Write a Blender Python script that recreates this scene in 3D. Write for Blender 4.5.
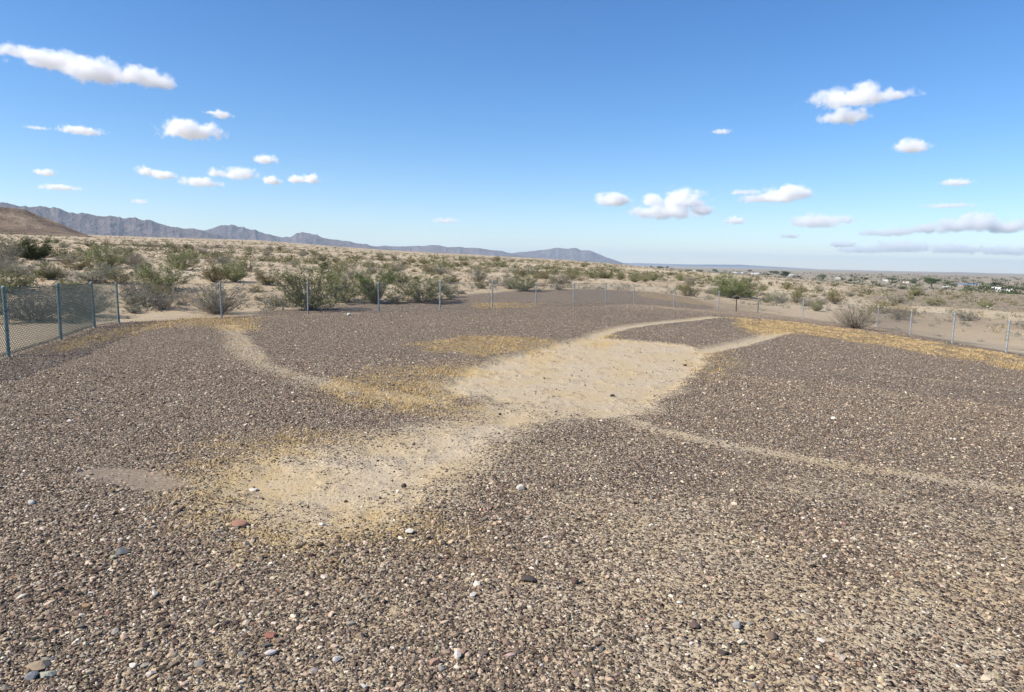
import bpy, math, random
import numpy as np
from mathutils import Vector, Matrix

for o in list(bpy.data.objects):
    bpy.data.objects.remove(o)
SC = bpy.context.scene
COL = SC.collection
random.seed(7)
rng = np.random.default_rng(7)
R = math.radians

# ------------------------------------------------------------------ camera
F_PX, CX, CY, W_PX = 690.0, 512.0, 346.0, 1024.0
PITCH, ROLL, CAM_H = math.atan(84 / F_PX), R(1.25), 2.0
cam = bpy.data.cameras.new('camera')
cam.sensor_width = 36.0
cam.lens = 36.0 * F_PX / W_PX
cam.clip_start, cam.clip_end = 0.1, 200000.0
cam_o = bpy.data.objects.new('camera', cam)
COL.objects.link(cam_o)
cam_o.matrix_world = (Matrix.Translation((0, 0, CAM_H)) @ Matrix.Rotation(math.pi / 2 - PITCH, 4, 'X')
                      @ Matrix.Rotation(ROLL, 4, 'Z'))
SC.camera = cam_o

# ------------------------------------------------------------------ light
SUN_AZ, SUN_EL = R(-112), R(44)
world = bpy.data.worlds.new('World')
SC.world = world
world.use_nodes = True
wn = world.node_tree.nodes
sky = wn.new('ShaderNodeTexSky')
sky.sky_type = 'NISHITA'
sky.sun_disc = False
sky.sun_elevation = SUN_EL
sky.sun_rotation = SUN_AZ
sky.altitude = 120
sky.air_density = 1.0
sky.dust_density = 0.0
sky.ozone_density = 3.0
sat = wn.new('ShaderNodeHueSaturation')
sat.inputs['Saturation'].default_value = 1.2
world.node_tree.links.new(sky.outputs[0], sat.inputs['Color'])
tint = wn.new('ShaderNodeMix')
tint.data_type = 'RGBA'; tint.blend_type = 'MULTIPLY'
tint.inputs[0].default_value = 1.0
wl = world.node_tree.links
geo = wn.new('ShaderNodeTexCoord'); sepd = wn.new('ShaderNodeSeparateXYZ'); rampd = wn.new('ShaderNodeValToRGB')
wl.new(geo.outputs['Generated'], sepd.inputs[0]); wl.new(sepd.outputs[2], rampd.inputs[0])
el = rampd.color_ramp.elements
el[0].position = 0.0; el[0].color = (0.94, 0.97, 1.11, 1)
el[1].position = 0.5; el[1].color = (0.62, 0.85, 1.08, 1)
e_ = el.new(0.18); e_.color = (0.75, 0.925, 1.10, 1)
wl.new(rampd.outputs[0], tint.inputs[7])
world.node_tree.links.new(sat.outputs[0], tint.inputs[6])
world.node_tree.links.new(tint.outputs[2], wn['Background'].inputs[0])
wn['Background'].inputs[1].default_value = 0.104
sun = bpy.data.lights.new('sun', 'SUN')
sun.energy = 5.0
sun.angle = R(0.53)
sun.color = (1.0, 0.93, 0.82)
sun_o = bpy.data.objects.new('sun', sun)
COL.objects.link(sun_o)
to_sun = Vector((math.sin(SUN_AZ) * math.cos(SUN_EL), math.cos(SUN_AZ) * math.cos(SUN_EL), math.sin(SUN_EL)))
sun_o.rotation_euler = to_sun.to_track_quat('Z', 'Y').to_euler()
sun_o.location = to_sun * 50
SC.view_settings.view_transform = 'Standard'
SC.view_settings.look = 'None'
SC.view_settings.exposure = 0.48
SC.view_settings.gamma = 1.0
SC.view_settings.use_curve_mapping = False
SC.render.engine = 'CYCLES'
cy = SC.cycles
cy.max_bounces = 28
cy.diffuse_bounces = 3
cy.volume_bounces = 26
cy.volume_step_rate = 0.35
cy.use_denoising = True
cy.use_adaptive_sampling = False
cy.denoiser = 'OPENIMAGEDENOISE'
cy.denoising_input_passes = 'RGB_ALBEDO_NORMAL'
cy.denoising_prefilter = 'ACCURATE'

# ------------------------------------------------------------------ helpers
def ray(px, py):
    x, y = (px - CX) / F_PX, (CY - py) / F_PX
    c, s = math.cos(ROLL), math.sin(ROLL)
    x, y = c * x - s * y, s * x + c * y
    return np.array([x, y * math.sin(PITCH) + math.cos(PITCH), y * math.cos(PITCH) - math.sin(PITCH)])

def hash2(ix, iy, seed):
    h = (ix.astype(np.int64) * 374761393 + iy.astype(np.int64) * 668265263 + seed * 1442695041) & 0xFFFFFFFF
    h = ((h ^ (h >> 13)) * 1274126177) & 0xFFFFFFFF
    h = (h ^ (h >> 16)) & 0xFFFFFFFF
    return h / 4294967295.0

def vnoise(x, y, seed=0):
    x = np.asarray(x, float); y = np.asarray(y, float)
    ix, iy = np.floor(x), np.floor(y)
    fx, fy = x - ix, y - iy
    fx = fx * fx * (3 - 2 * fx); fy = fy * fy * (3 - 2 * fy)
    a = hash2(ix, iy, seed); b = hash2(ix + 1, iy, seed)
    c = hash2(ix, iy + 1, seed); d = hash2(ix + 1, iy + 1, seed)
    return (a * (1 - fx) + b * fx) * (1 - fy) + (c * (1 - fx) + d * fx) * fy

def fbm(x, y, seed=0, octv=4, gain=0.5, lac=2.03):
    t, amp, tot = 0.0, 1.0, 0.0
    for i in range(octv):
        t = t + amp * vnoise(np.asarray(x) * lac ** i, np.asarray(y) * lac ** i, seed + i * 17)
        tot += amp
        amp *= gain
    return t / tot - 0.5

def ridged(x, y, seed=0, octv=5, gain=0.55):
    t, amp, tot = 0.0, 1.0, 0.0
    for i in range(octv):
        n = 1 - np.abs(2 * vnoise(np.asarray(x) * 2.07 ** i, np.asarray(y) * 2.07 ** i, seed + i * 31) - 1)
        t = t + amp * n * n
        tot += amp
        amp *= gain
    return t / tot

def smooth(a, b, x):
    t = np.clip((np.asarray(x, float) - a) / (b - a), 0, 1)
    return t * t * (3 - 2 * t)

# ------------------------------------------------------------------ terrain heights (metres)
Q = (-1.16934829e-02, 4.72449841e-03, -1.88139271e-03, 3.45031412e-05, -2.97617780e-04)
def inner_z(X, Y):
    x = np.clip(X, -15, 24); y = np.clip(Y, -10, 56)
    return Q[0] * x + Q[1] * y + Q[2] * x * x + Q[3] * x * y + Q[4] * y * y

# by bearing (tan of the angle right of straight ahead): how high the plain climbs, and how far it runs before it drops or levels
E_T = np.array([-3.0, -0.74, -0.56, -0.37, -0.19, 0.0, 0.13, 0.27, 0.42, 0.56, 0.74, 3.0])
E_PX = np.array([15, 15.5, 15, 15, 9, 5.0, 1.0, -5.5, -11.5, -17, -17.5, -17.5])
E_R = np.array([1500, 1500, 1500, 1500, 1300, 1000, 650, 420, 330, 300, 300, 300])
VALLEY = -26.0
def ground_z(X, Y):
    X = np.asarray(X, float); Y = np.asarray(Y, float)
    r = np.hypot(X, Y)
    front = Y > 0.05 * r
    t = np.where(front, X / np.maximum(Y, 1e-6), np.where(X < 0, -3.0, 3.0))
    t = np.clip(t, -3, 3)
    zi = inner_z(X, Y)
    # the wash behind the fence on the left, just past the edge of the gravel flat
    sx = X + 0.5
    edge = np.interp(X, [-14, -10, -5.6, -3, -1, 1.2, 4, 8], [24.8, 27.6, 32, 34.2, 37.5, 43, 45.5, 48.5])
    wash = smooth(0.3, 4.5, Y - edge) * smooth(8, -4, X) * smooth(95, 55, r)
    wash2 = smooth(-13.2, -17, X - 0.0 * Y) * smooth(95, 50, r) * smooth(-20, 5, Y)
    zi = zi - 0.95 * np.maximum(wash, wash2)
    e = np.interp(t, E_T, E_PX); Re = np.interp(t, E_T, E_R)
    zR = CAM_H + e / F_PX * Re
    k = np.clip((r - 45) / (Re - 45), 0, 1)
    zo = -0.4 - 0.9 * smooth(0.05, 0.5, t) + (zR + 0.4 + 0.9 * smooth(0.05, 0.5, t)) * k
    zo = zo + 0.5 * fbm(X / 14, Y / 14, 5, 3) * smooth(40, 80, r) + 1.6 * fbm(X / 60, Y / 60, 9, 3) * smooth(60, 250, r)
    drop = smooth(Re, Re * 1.5 + 150, r)
    lev = np.interp(t, [-0.3, 0.05], [0.0, 1.0])
    zo = zo * (1 - drop * lev) + (VALLEY + 1.0 * fbm(X / 300, Y / 300, 13, 2)) * drop * lev
    b = smooth(38, 62, r)
    z = zi * (1 - b) + zo * b
    z = z + 0.035 * fbm(X / 2.2, Y / 2.2, 3, 3) * smooth(1, 6, r) * smooth(200, 60, r)
    return z

def g1(x, y):
    return float(ground_z(np.array([x]), np.array([y]))[0])

def at(px, py):
    """point of the terrain seen at a place of the photograph"""
    d = ray(px, py)
    t = np.geomspace(1.5, 4000, 4000)
    P = d[None, :] * t[:, None]
    below = (CAM_H + P[:, 2]) < ground_z(P[:, 0], P[:, 1])
    i = int(np.argmax(below)) if below.any() else len(t) - 1
    lo, hi = t[max(i - 1, 0)], t[i]
    for _ in range(24):
        m = 0.5 * (lo + hi)
        if CAM_H + d[2] * m < g1(d[0] * m, d[1] * m): hi = m
        else: lo = m
    return np.array([d[0] * hi, d[1] * hi, CAM_H + d[2] * hi])

def poly(pts):
    return np.array([at(*p)[:2] for p in pts])

def sd_poly(X, Y, V):
    """signed distance to a closed polygon, negative inside"""
    d = np.full(X.shape, 1e18); inside = np.zeros(X.shape, bool)
    n = len(V)
    for i in range(n):
        a, b = V[i], V[(i + 1) % n]
        ex, ey = b - a
        wx, wy = X - a[0], Y - a[1]
        q = np.clip((wx * ex + wy * ey) / (ex * ex + ey * ey + 1e-12), 0, 1)
        d = np.minimum(d, (wx - ex * q) ** 2 + (wy - ey * q) ** 2)
        c = ((a[1] <= Y) & (b[1] > Y)) | ((b[1] <= Y) & (a[1] > Y))
        with np.errstate(divide='ignore', invalid='ignore'):
            xi = a[0] + (Y - a[1]) * ex / (ey if abs(ey) > 1e-12 else 1e-12)
        inside ^= c & (X < xi)
    d = np.sqrt(d)
    return np.where(inside, -d, d)

def d_line(X, Y, V):
    d = np.full(X.shape, 1e18)
    for a, b in zip(V[:-1], V[1:]):
        ex, ey = b - a
        wx, wy = X - a[0], Y - a[1]
        q = np.clip((wx * ex + wy * ey) / (ex * ex + ey * ey + 1e-12), 0, 1)
        d = np.minimum(d, (wx - ex * q) ** 2 + (wy - ey * q) ** 2)
    return np.sqrt(d)

# ------------------------------------------------------------------ the figure scraped into the gravel, and other ground marks
BODY = poly([(588, 337), (560, 343), (530, 350), (500, 358), (470, 370), (450, 378), (436, 387), (448, 395), (478, 399), (484, 405),
             (455, 420), (420, 428), (380, 437), (330, 446), (285, 455), (240, 468), (212, 488), (222, 512), (262, 530), (310, 536), (370, 526),
             (420, 506), (456, 488), (480, 465), (502, 447), (530, 428), (560, 421), (620, 418), (650, 408), (675, 388), (700, 368),
             (708, 352), (680, 345), (640, 341), (610, 339)])
ARM = poly([(700, 352), (722, 348), (745, 343), (765, 337), (783, 332)])
LIMB = poly([(592, 338), (603, 333), (622, 328), (650, 324), (690, 320), (716, 317)])
LEFT = poly([(232, 326), (238, 338), (246, 352), (262, 366), (285, 374), (320, 383), (360, 391), (410, 401), (440, 404)])
LEG = poly([(620, 418), (650, 430), (700, 441), (760, 453), (830, 465), (910, 476), (1024, 493), (1120, 507)])
FAINT = poly([(870, 372), (930, 380), (980, 386), (1060, 398)])
FENCE_FOOT = poly([(256, 317.5), (308, 315), (379, 313), (440, 310.5), (500, 308.5), (545, 306.5), (606, 304), (640, 303.5),
                   (680, 309), (720, 313), (770, 319)])
GOLD = [  # (polygon in the photograph, strength)
    (poly([(736, 318), (790, 322), (850, 329), (915, 339), (980, 350), (1060, 362), (1060, 378), (980, 362), (905, 349), (840, 339), (780, 330), (750, 328)]), 0.88),
    (poly([(738, 322), (790, 326), (800, 333), (770, 335), (745, 331)]), 1.0),
    (poly([(85, 338), (120, 329), (165, 321), (222, 317), (252, 319), (248, 328), (200, 326), (150, 328), (110, 338), (70, 350), (60, 347)]), 0.9),
    (poly([(205, 319), (240, 318), (254, 322), (245, 331), (222, 329)]), 1.0),
    (poly([(424, 343), (470, 337), (520, 337), (552, 341), (540, 350), (500, 355), (470, 354), (436, 351)]), 1.0),
    (poly([(330, 392), (365, 372), (400, 367), (440, 366), (470, 362), (480, 370), (440, 384), (455, 398), (480, 408), (470, 415), (400, 412), (350, 402)]), 0.88),
    (poly([(525, 356), (560, 352), (565, 360), (535, 364)]), 0.7),
    (poly([(590, 340), (606, 336), (612, 343), (600, 347)]), 0.7),
    (poly([(700, 354), (730, 352), (735, 366), (710, 380), (695, 376)]), 0.4),
    (poly([(170, 475), (230, 440), (300, 430), (340, 440), (260, 470), (235, 505), (290, 530), (410, 520), (430, 545), (340, 562), (250, 556), (205, 530), (180, 505)]), 0.6),
    (poly([(470, 300), (500, 303), (540, 303), (530, 307), (480, 309)]), 0.6),
    (poly([(640, 291), (700, 300), (800, 308), (800, 316), (700, 305), (640, 296)]), 0.55),
]
FLAT = poly([(250, 318), (300, 309), (335, 304), (384, 302.5), (440, 298), (480, 293.5), (540, 290), (600, 289.5), (650, 291.5), (688, 297),
             (712, 304), (716, 310), (674, 307.5), (634, 304), (573, 306.5), (535, 307), (492, 309.5), (440, 311), (379, 313.5), (308, 315.5)])
RIDGE = poly([(850, 292), (900, 289), (1024, 294), (1120, 298), (1120, 318), (1000, 311), (920, 306), (870, 300)])
DUST = poly([(82, 474), (100, 468), (140, 469), (178, 480), (180, 490), (150, 490), (110, 484), (86, 482)])

def relief(b, X, Y):
    """the scraped figure lies a few centimetres below the stones raked off it"""
    return (-0.035 * b + 0.15 * b * (1 - b)) * (1 - outside(X, Y)) * smooth(2, 5, np.hypot(X, Y))

def masks(X, Y):
    X = np.asarray(X, float); Y = np.asarray(Y, float)
    n1 = fbm(X * 1.3, Y * 1.3, 41, 4)
    n2 = fbm(X * 5.0, Y * 5.0, 43, 3)
    r = np.hypot(X, Y)
    wob = 0.55 * n1 + 0.35 * n2
    d = sd_poly(X, Y, BODY) + wob * 0.6 - 0.08
    soft = 0.25 + 0.3 * smooth(12, 7, r)
    bare = smooth(soft, -soft, d) * (1 - 0.04 * smooth(13, 8, r) - 0.20 * smooth(11.5, 7.5, r) * smooth(-0.05, 0.22, fbm(X * 1.7, Y * 1.7, 49, 4)) - 0.12 * smooth(0.0, 0.3, n2))
    bare = np.maximum(bare, 0.95 * smooth(0.55, 0.15, d_line(X, Y, ARM) + 0.35 * wob))
    bare = np.maximum(bare, 0.95 * smooth(0.50, 0.15, d_line(X, Y, LIMB) + 0.35 * wob))
    bare = np.maximum(bare, 0.58 * smooth(0.50, 0.05, d_line(X, Y, LEFT) + 0.6 * wob))
    bare = np.maximum(bare, 0.62 * smooth(0.28, 0.04, d_line(X, Y, LEG) + 0.3 * wob))
    bare = np.maximum(bare, 0.40 * smooth(0.25, 0.05, d_line(X, Y, FAINT) + 0.4 * wob))
    bare = np.maximum(bare, 0.75 * smooth(0.40, 0.10, d_line(X, Y, FENCE_FOOT) + 0.5 * wob))
    # loose sandy ground showing through the stones near the viewer, mostly to the right
    bare = np.maximum(bare, (0.38 * smooth(-3.0, 2.5, X) + 0.1) * smooth(11, 4, r) * smooth(-0.25, 0.25, n1 + 0.12))
    # outside the fence
    out = outside(X, Y)
    patch = fbm(X / 9, Y / 9, 61, 4)
    sandy = smooth(-0.12, 0.05, patch + 0.10 + 0.25 * smooth(44, 90, r) - 0.35 * smooth(4, 10, X) * smooth(70, 58, r) * smooth(14, 6, X - 8))
    bare = np.maximum(bare * (1 - out), out * (0.25 + 0.7 * sandy))
    flat = smooth(0.6, -0.6, sd_poly(X, Y, FLAT) + 1.5 * n1)
    bare = np.where(flat > 0.02, bare * (1 - flat) + 0.10 * flat, bare)
    ridge = smooth(6, -6, sd_poly(X, Y, RIDGE) + 14 * fbm(X / 12, Y / 12, 88, 4)) * smooth(40, 60, r)
    bare = bare * (1 - ridge) + 0.22 * ridge
    gold = np.zeros_like(X)
    for V, s in GOLD:
        dd = sd_poly(X, Y, V) + 0.9 * n1 + 0.8 * n2
        gold = np.maximum(gold, s * smooth(0.45, -0.25, dd))
    dust = smooth(0.12, -0.1, sd_poly(X, Y, DUST) + 0.25 * n2)
    return bare, gold, dust, np.maximum(flat, 0.85 * ridge)

# ------------------------------------------------------------------ fence posts (needed early: what lies outside the fence)
POST_PX = [(8.7, 357, 287), (61, 340, 283.8), (94.7, 327.5, 282.5), (119, 323, 283), (222, 318, 283), (308, 314.5, 282.5),
           (379, 312.5, 282.5), (440, 310, 281), (492, 308.5, 281), (535.5, 306, 283), (573, 305.5, 283), (606, 303.5, 283),
           (634, 303, 284.3), (674, 306.5, 288), (718, 310, 291.5), (757.7, 312.5, 297), (802.5, 318.5, 298), (877, 327.5, 307),
           (910, 335, 310.5), (952, 343, 313.7), (1006, 352.5, 320.5)]
POSTS = [at(a, b)[:2] for a, b, c in POST_PX]
POSTS = [POSTS[0] + (POSTS[0] - POSTS[1]) * np.array([0.9, 1.0])] + POSTS + [POSTS[-1] + np.array([0.5, -3.0]), POSTS[-1] + np.array([0.9, -6.0])]
POSTS = np.array(POSTS)
LOOP = np.vstack([POSTS, [[19, 5], [17, -12], [-8, -12], [-8, 2]]])
def outside(X, Y):
    return smooth(0.1, 0.5, sd_poly(np.asarray(X, float), np.asarray(Y, float), LOOP))

# ------------------------------------------------------------------ materials
def mat(name, build):
    m = bpy.data.materials.new(name)
    m.use_nodes = True
    nt = m.node_tree
    b = nt.nodes['Principled BSDF']
    b.inputs['Specular IOR Level'].default_value = 0.2
    b.inputs['Roughness'].default_value = 0.9
    build(nt, b)
    return m

class NT:
    def __init__(s, nt): s.nt = nt
    def n(s, t, **kw):
        x = s.nt.nodes.new(t)
        for k, v in kw.items():
            setattr(x, k, v)
        return x
    def l(s, a, b): s.nt.links.new(a, b)
    def val(s, sock, v):
        if hasattr(v, 'type') or hasattr(v, 'links'): s.l(v, sock)
        else: sock.default_value = v
    def math(s, op, a, b=0.0, clamp=False):
        x = s.n('ShaderNodeMath', operation=op, use_clamp=clamp)
        s.val(x.inputs[0], a); s.val(x.inputs[1], b)
        return x.outputs[0]
    def mix(s, f, a, b):
        x = s.n('ShaderNodeMix', data_type='RGBA')
        s.val(x.inputs[0], f)
        s.val(x.inputs[6], a if not isinstance(a, tuple) else a + (1,))
        s.val(x.inputs[7], b if not isinstance(b, tuple) else b + (1,))
        return x.outputs[2]
    def ramp(s, f, stops, interp='LINEAR'):
        x = s.n('ShaderNodeValToRGB')
        x.color_ramp.interpolation = interp
        els = x.color_ramp.elements
        while len(els) > 1: els.remove(els[-1])
        els[0].position = stops[0][0]; els[0].color = stops[0][1] + (1,)
        for p, c in stops[1:]:
            e = els.new(p); e.color = c + (1,)
        s.l(f, x.inputs[0])
        return x.outputs[0]
    def noise(s, scale, vec, detail=4, rough=0.55):
        x = s.n('ShaderNodeTexNoise')
        x.inputs['Scale'].default_value = scale; x.inputs['Detail'].default_value = detail; x.inputs['Roughness'].default_value = rough
        s.l(vec, x.inputs['Vector'])
        return x.outputs[0]
    def attr(s, name):
        x = s.n('ShaderNodeAttribute', attribute_name=name)
        return x
    def smooth(s, v, a, b):
        x = s.n('ShaderNodeMapRange', interpolation_type='SMOOTHSTEP')
        s.l(v, x.inputs[0]); x.inputs[1].default_value = a; x.inputs[2].default_value = b
        return x.outputs[0]

def build_ground(nt, b):
    N = NT(nt)
    co = N.n('ShaderNodeTexCoord').outputs['Object']
    bare = N.attr('bare').outputs['Fac']; gold = N.attr('gold').outputs['Fac']; dust = N.attr('dust').outputs['Fac']
    far = N.attr('far').outputs['Fac']
    def vor(scale):
        v = N.n('ShaderNodeTexVoronoi'); v.inputs['Scale'].default_value = scale
        N.l(co, v.inputs['Vector'])
        sp = N.n('ShaderNodeSeparateColor'); N.l(v.outputs['Color'], sp.inputs[0])
        return v, sp
    v1, s1 = vor(42.0)
    v2, s2 = vor(85.0)
    stops = [(0.0, (.064, .047, .035)), (.24, (.125, .093, .066)), (.44, (.195, .147, .104)), (.62, (.28, .212, .15)), (.77, (.40, .312, .22)), (.90, (.54, .45, .33)), (.975, (.69, .62, .50))]
    c1 = N.ramp(s1.outputs[0], stops, 'CONSTANT')
    c2 = N.ramp(s2.outputs[0], stops, 'CONSTANT')
    pick = N.math('GREATER_THAN', s1.outputs[1], 0.45)
    grav = N.mix(pick, c2, c1)
    big = N.noise(0.5, co, 5)
    grav = N.mix(N.smooth(big, 0.35, 0.7), grav, N.mix(0.3, grav, (.27, .21, .15)))
    sandn = N.noise(9.0, co, 6, 0.7)
    sand = N.ramp(sandn, [(.25, (.40, .315, .20)), (.5, (.50, .405, .27)), (.75, (.56, .47, .33))])
    v3, s3 = vor(150.0)
    grit = N.ramp(s3.outputs[0], [(0.0, (.16, .125, .09)), (.13, (.30, .235, .16)), (.32, (.45, .36, .245)), (.62, (.53, .435, .30)), (.86, (.66, .57, .44))], 'CONSTANT')
    sand = N.mix(0.55, sand, grit)
    sand = N.mix(N.smooth(N.noise(1.1, co, 4), 0.35, 0.68), sand, (.47, .36, .21))
    # each pebble cell is either there or scraped away
    lim = N.math('MULTIPLY', s2.outputs[2], 1.0)
    gone2 = N.smooth(N.math('SUBTRACT', bare, lim), -0.03, 0.07)
    lim1 = N.math('ADD', N.math('MULTIPLY', s1.outputs[2], 0.9), 0.06)
    gone1 = N.smooth(N.math('SUBTRACT', bare, lim1), -0.03, 0.07)
    gone = N.mix(pick, gone2, gone1)
    gsep = N.n('ShaderNodeSeparateColor'); N.l(gone, gsep.inputs[0])
    gonef = gsep.outputs[0]
    near = N.mix(gonef, grav, sand)
    gcol = N.ramp(N.noise(14.0, co, 5, 0.7), [(.3, (.36, .245, .095)), (.6, (.52, .365, .15)), (.8, (.60, .46, .24))])
    gf = N.math('MULTIPLY', N.math('MULTIPLY', gold, N.smooth(N.noise(7.0, co, 5, 0.75), 0.36, 0.60)), N.smooth(N.noise(1.6, co, 4, 0.65), 0.22, 0.48))
    near = N.mix(gf, near, gcol)
    near = N.mix(N.math('MULTIPLY', dust, 0.7), near, (.24, .19, .14))
    # the plain beyond the fence: pale sand, washes, and low flats of reddish-brown stones
    fn = N.noise(0.035, co, 6, 0.6)
    farc = N.ramp(fn, [(.30, (.38, .28, .175)), (.45, (.52, .405, .26)), (.6, (.59, .48, .32)), (.75, (.61, .52, .40))])
    farc = N.mix(N.smooth(N.noise(0.012, co, 5), 0.52, 0.66), farc, (.26, .185, .135))
    farc = N.mix(N.math('MULTIPLY', N.smooth(N.noise(0.9, co, 5, 0.7), 0.5, 0.75), 0.6), farc, (.20, .155, .10))
    farc = N.mix(N.math('MULTIPLY', gonef, -0.35), N.mix(0.30, farc, grav), farc)
    valley = N.ramp(N.noise(0.006, co, 5, 0.6), [(.35, (.24, .19, .14)), (.5, (.32, .26, .185)), (.62, (.17, .155, .10)), (.75, (.40, .33, .235))])
    z = N.n('ShaderNodeSeparateXYZ'); N.l(co, z.inputs[0])
    farc = N.mix(N.smooth(z.outputs[2], -8.0, -20.0), farc, valley)
    col = N.mix(far, near, farc)
    N.l(col, b.inputs['Base Color'])
    b.inputs['Specular IOR Level'].default_value = 0.12
    h = N.math('SUBTRACT', 0.5, v1.outputs['Distance'])
    h2 = N.math('MULTIPLY', N.math('SUBTRACT', 0.5, v2.outputs['Distance']), 0.5)
    hh = N.mix(pick, h2, h)
    hsep = N.n('ShaderNodeSeparateColor'); N.l(hh, hsep.inputs[0])
    keep = N.math('MULTIPLY', N.math('SUBTRACT', 1.0, N.math('MULTIPLY', gonef, 0.9)), N.math('SUBTRACT', 1.0, dust))
    ht = N.math('ADD', N.math('MULTIPLY', hsep.outputs[0], keep), N.math('MULTIPLY', N.noise(22.0, co, 5, 0.7), 0.35))
    bp = N.n('ShaderNodeBump'); bp.inputs['Strength'].default_value = 1.0; bp.inputs['Distance'].default_value = 0.04
    N.l(ht, bp.inputs['Height'])
    N.l(bp.outputs[0], b.inputs['Normal'])
M_GROUND = mat('desert_ground', build_ground)

def build_colattr(nt, b):
    N = NT(nt)
    a = N.attr('tint').outputs['Color']
    co = N.n('ShaderNodeTexCoord').outputs['Object']
    n = N.noise(70.0, co, 4, 0.7)
    N.l(N.mix(N.math('MULTIPLY', N.smooth(n, 0.3, 0.75), 0.35), a, N.mix(0.5, a, (.05, .04, .033))), b.inputs['Base Color'])
    b.inputs['Roughness'].default_value = 0.8
M_STONE = mat('stone', build_colattr)

def plain(name, c, rough=0.85, metal=0.0, var=0.15, scale=8.0):
    def f(nt, b):
        N = NT(nt)
        co = N.n('ShaderNodeTexCoord').outputs['Object']
        n = N.noise(scale, co, 4)
        d = tuple(x * (1 - var) for x in c); e = tuple(min(1, x * (1 + var)) for x in c)
        N.l(N.ramp(n, [(.3, d), (.7, e)]), b.inputs['Base Color'])
        b.inputs['Roughness'].default_value = rough; b.inputs['Metallic'].default_value = metal
    return mat(name, f)

def leafmat(name, c1, c2):
    def f(nt, b):
        N = NT(nt)
        a = N.attr('leafrand').outputs['Fac']
        oi = N.n('ShaderNodeObjectInfo').outputs['Random']
        c = N.ramp(a, [(0.0, c1), (1.0, c2)])
        hs = N.n('ShaderNodeHueSaturation')
        N.l(N.math('ADD', 0.485, N.math('MULTIPLY', oi, 0.03)), hs.inputs['Hue'])
        N.l(N.math('ADD', 0.8, N.math('MULTIPLY', oi, 0.4)), hs.inputs['Value'])
        hs.inputs['Saturation'].default_value = 1.0
        N.l(c, hs.inputs['Color'])
        N.l(hs.outputs[0], b.inputs['Base Color'])
        b.inputs['Roughness'].default_value = 0.7
    return mat(name, f)
M_GREEN = leafmat('creosote_leaf', (.15, .155, .062), (.32, .32, .145))
M_FRESH = leafmat('fresh_leaf', (.095, .135, .040), (.21, .26, .090))
M_DARK = leafmat('dark_leaf', (.035, .050, .014), (.10, .125, .035))
M_GREY = leafmat('grey_leaf', (.20, .19, .135), (.36, .335, .245))
M_OLIVE = leafmat('olive_leaf', (.16, .14, .065), (.31, .26, .125))
M_DRY = leafmat('dry_leaf', (.28, .21, .12), (.46, .36, .22))
M_TWIG = plain('grey_twig', (.24, .20, .16), 0.9)
M_BARK = plain('bark', (.11, .085, .06), 0.9)
M_SCRUB = leafmat('scrub_leaf', (.11, .10, .045), (.24, .21, .11))
M_GRASS = leafmat('dry_grass_blade', (.45, .32, .135), (.70, .53, .27))
M_TEAL = plain('teal_painted_steel', (.19, .26, .245), 0.55, 0.0, 0.25, 20)
M_GALV = plain('galvanised_steel', (.31, .335, .34), 0.6, 0.0, 0.2, 20)
M_WIRE_G = plain('green_coated_wire', (.12, .145, .125), 0.7)
M_WIRE = plain('galvanised_wire', (.15, .15, .145), 0.8)
M_BLACK = plain('black_painted_metal', (.035, .03, .028), 0.6)
M_WHITE = plain('white_wall_paint', (.78, .76, .70), 0.8, 0, 0.05)
M_CREAM = plain('cream_wall_paint', (.55, .47, .36), 0.8, 0, 0.06)
M_ROOFW = plain('white_roof_metal', (.74, .74, .72), 0.6, 0, 0.05)
M_ROOFT = plain('tan_roof', (.33, .25, .18), 0.9, 0, 0.12)
M_ROOFB = plain('blue_roof_metal', (.09, .19, .42), 0.5, 0, 0.06)
M_PANE = plain('dark_window', (.05, .06, .07), 0.15, 0, 0.1)

# ------------------------------------------------------------------ mesh helpers
def mesh_np(name, V, Fc, k, m, attrs=None, smoothf=False):
    """V (n,3), Fc (f,k) indices"""
    me = bpy.data.meshes.new(name)
    V = np.asarray(V, np.float32); Fc = np.asarray(Fc, np.int32)
    me.vertices.add(len(V)); me.vertices.foreach_set('co', V.ravel())
    me.loops.add(Fc.size); me.loops.foreach_set('vertex_index', Fc.ravel())
    me.polygons.add(len(Fc)); me.polygons.foreach_set('loop_start', np.arange(0, Fc.size, k, dtype=np.int32))
    me.update(calc_edges=True)
    me.validate()
    me.polygons.foreach_set('use_smooth', np.full(len(me.polygons), smoothf))
    for nm, arr in (attrs or {}).items():
        arr = np.asarray(arr, np.float32)
        if arr.ndim == 1:
            a = me.attributes.new(nm, 'FLOAT', 'POINT'); a.data.foreach_set('value', arr)
        else:
            a = me.attributes.new(nm, 'FLOAT_COLOR', 'POINT'); a.data.foreach_set('color', arr.ravel())
    if m: me.materials.append(m)
    return me

def link(name, me, parent=None, loc=None):
    o = bpy.data.objects.new(name, me)
    COL.objects.link(o)
    if parent: o.parent = parent
    if loc is not None: o.location = loc
    return o

def empty(name, loc=(0, 0, 0)):
    o = bpy.data.objects.new(name, None)
    o.empty_display_size = 0.3
    COL.objects.link(o); o.location = loc
    return o

def tag(o, label=None, cat=None, group=None, kind=None):
    if label: o['label'] = label
    if cat: o['category'] = cat
    if group: o['group'] = group
    if kind: o['kind'] = kind
    return o

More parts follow.
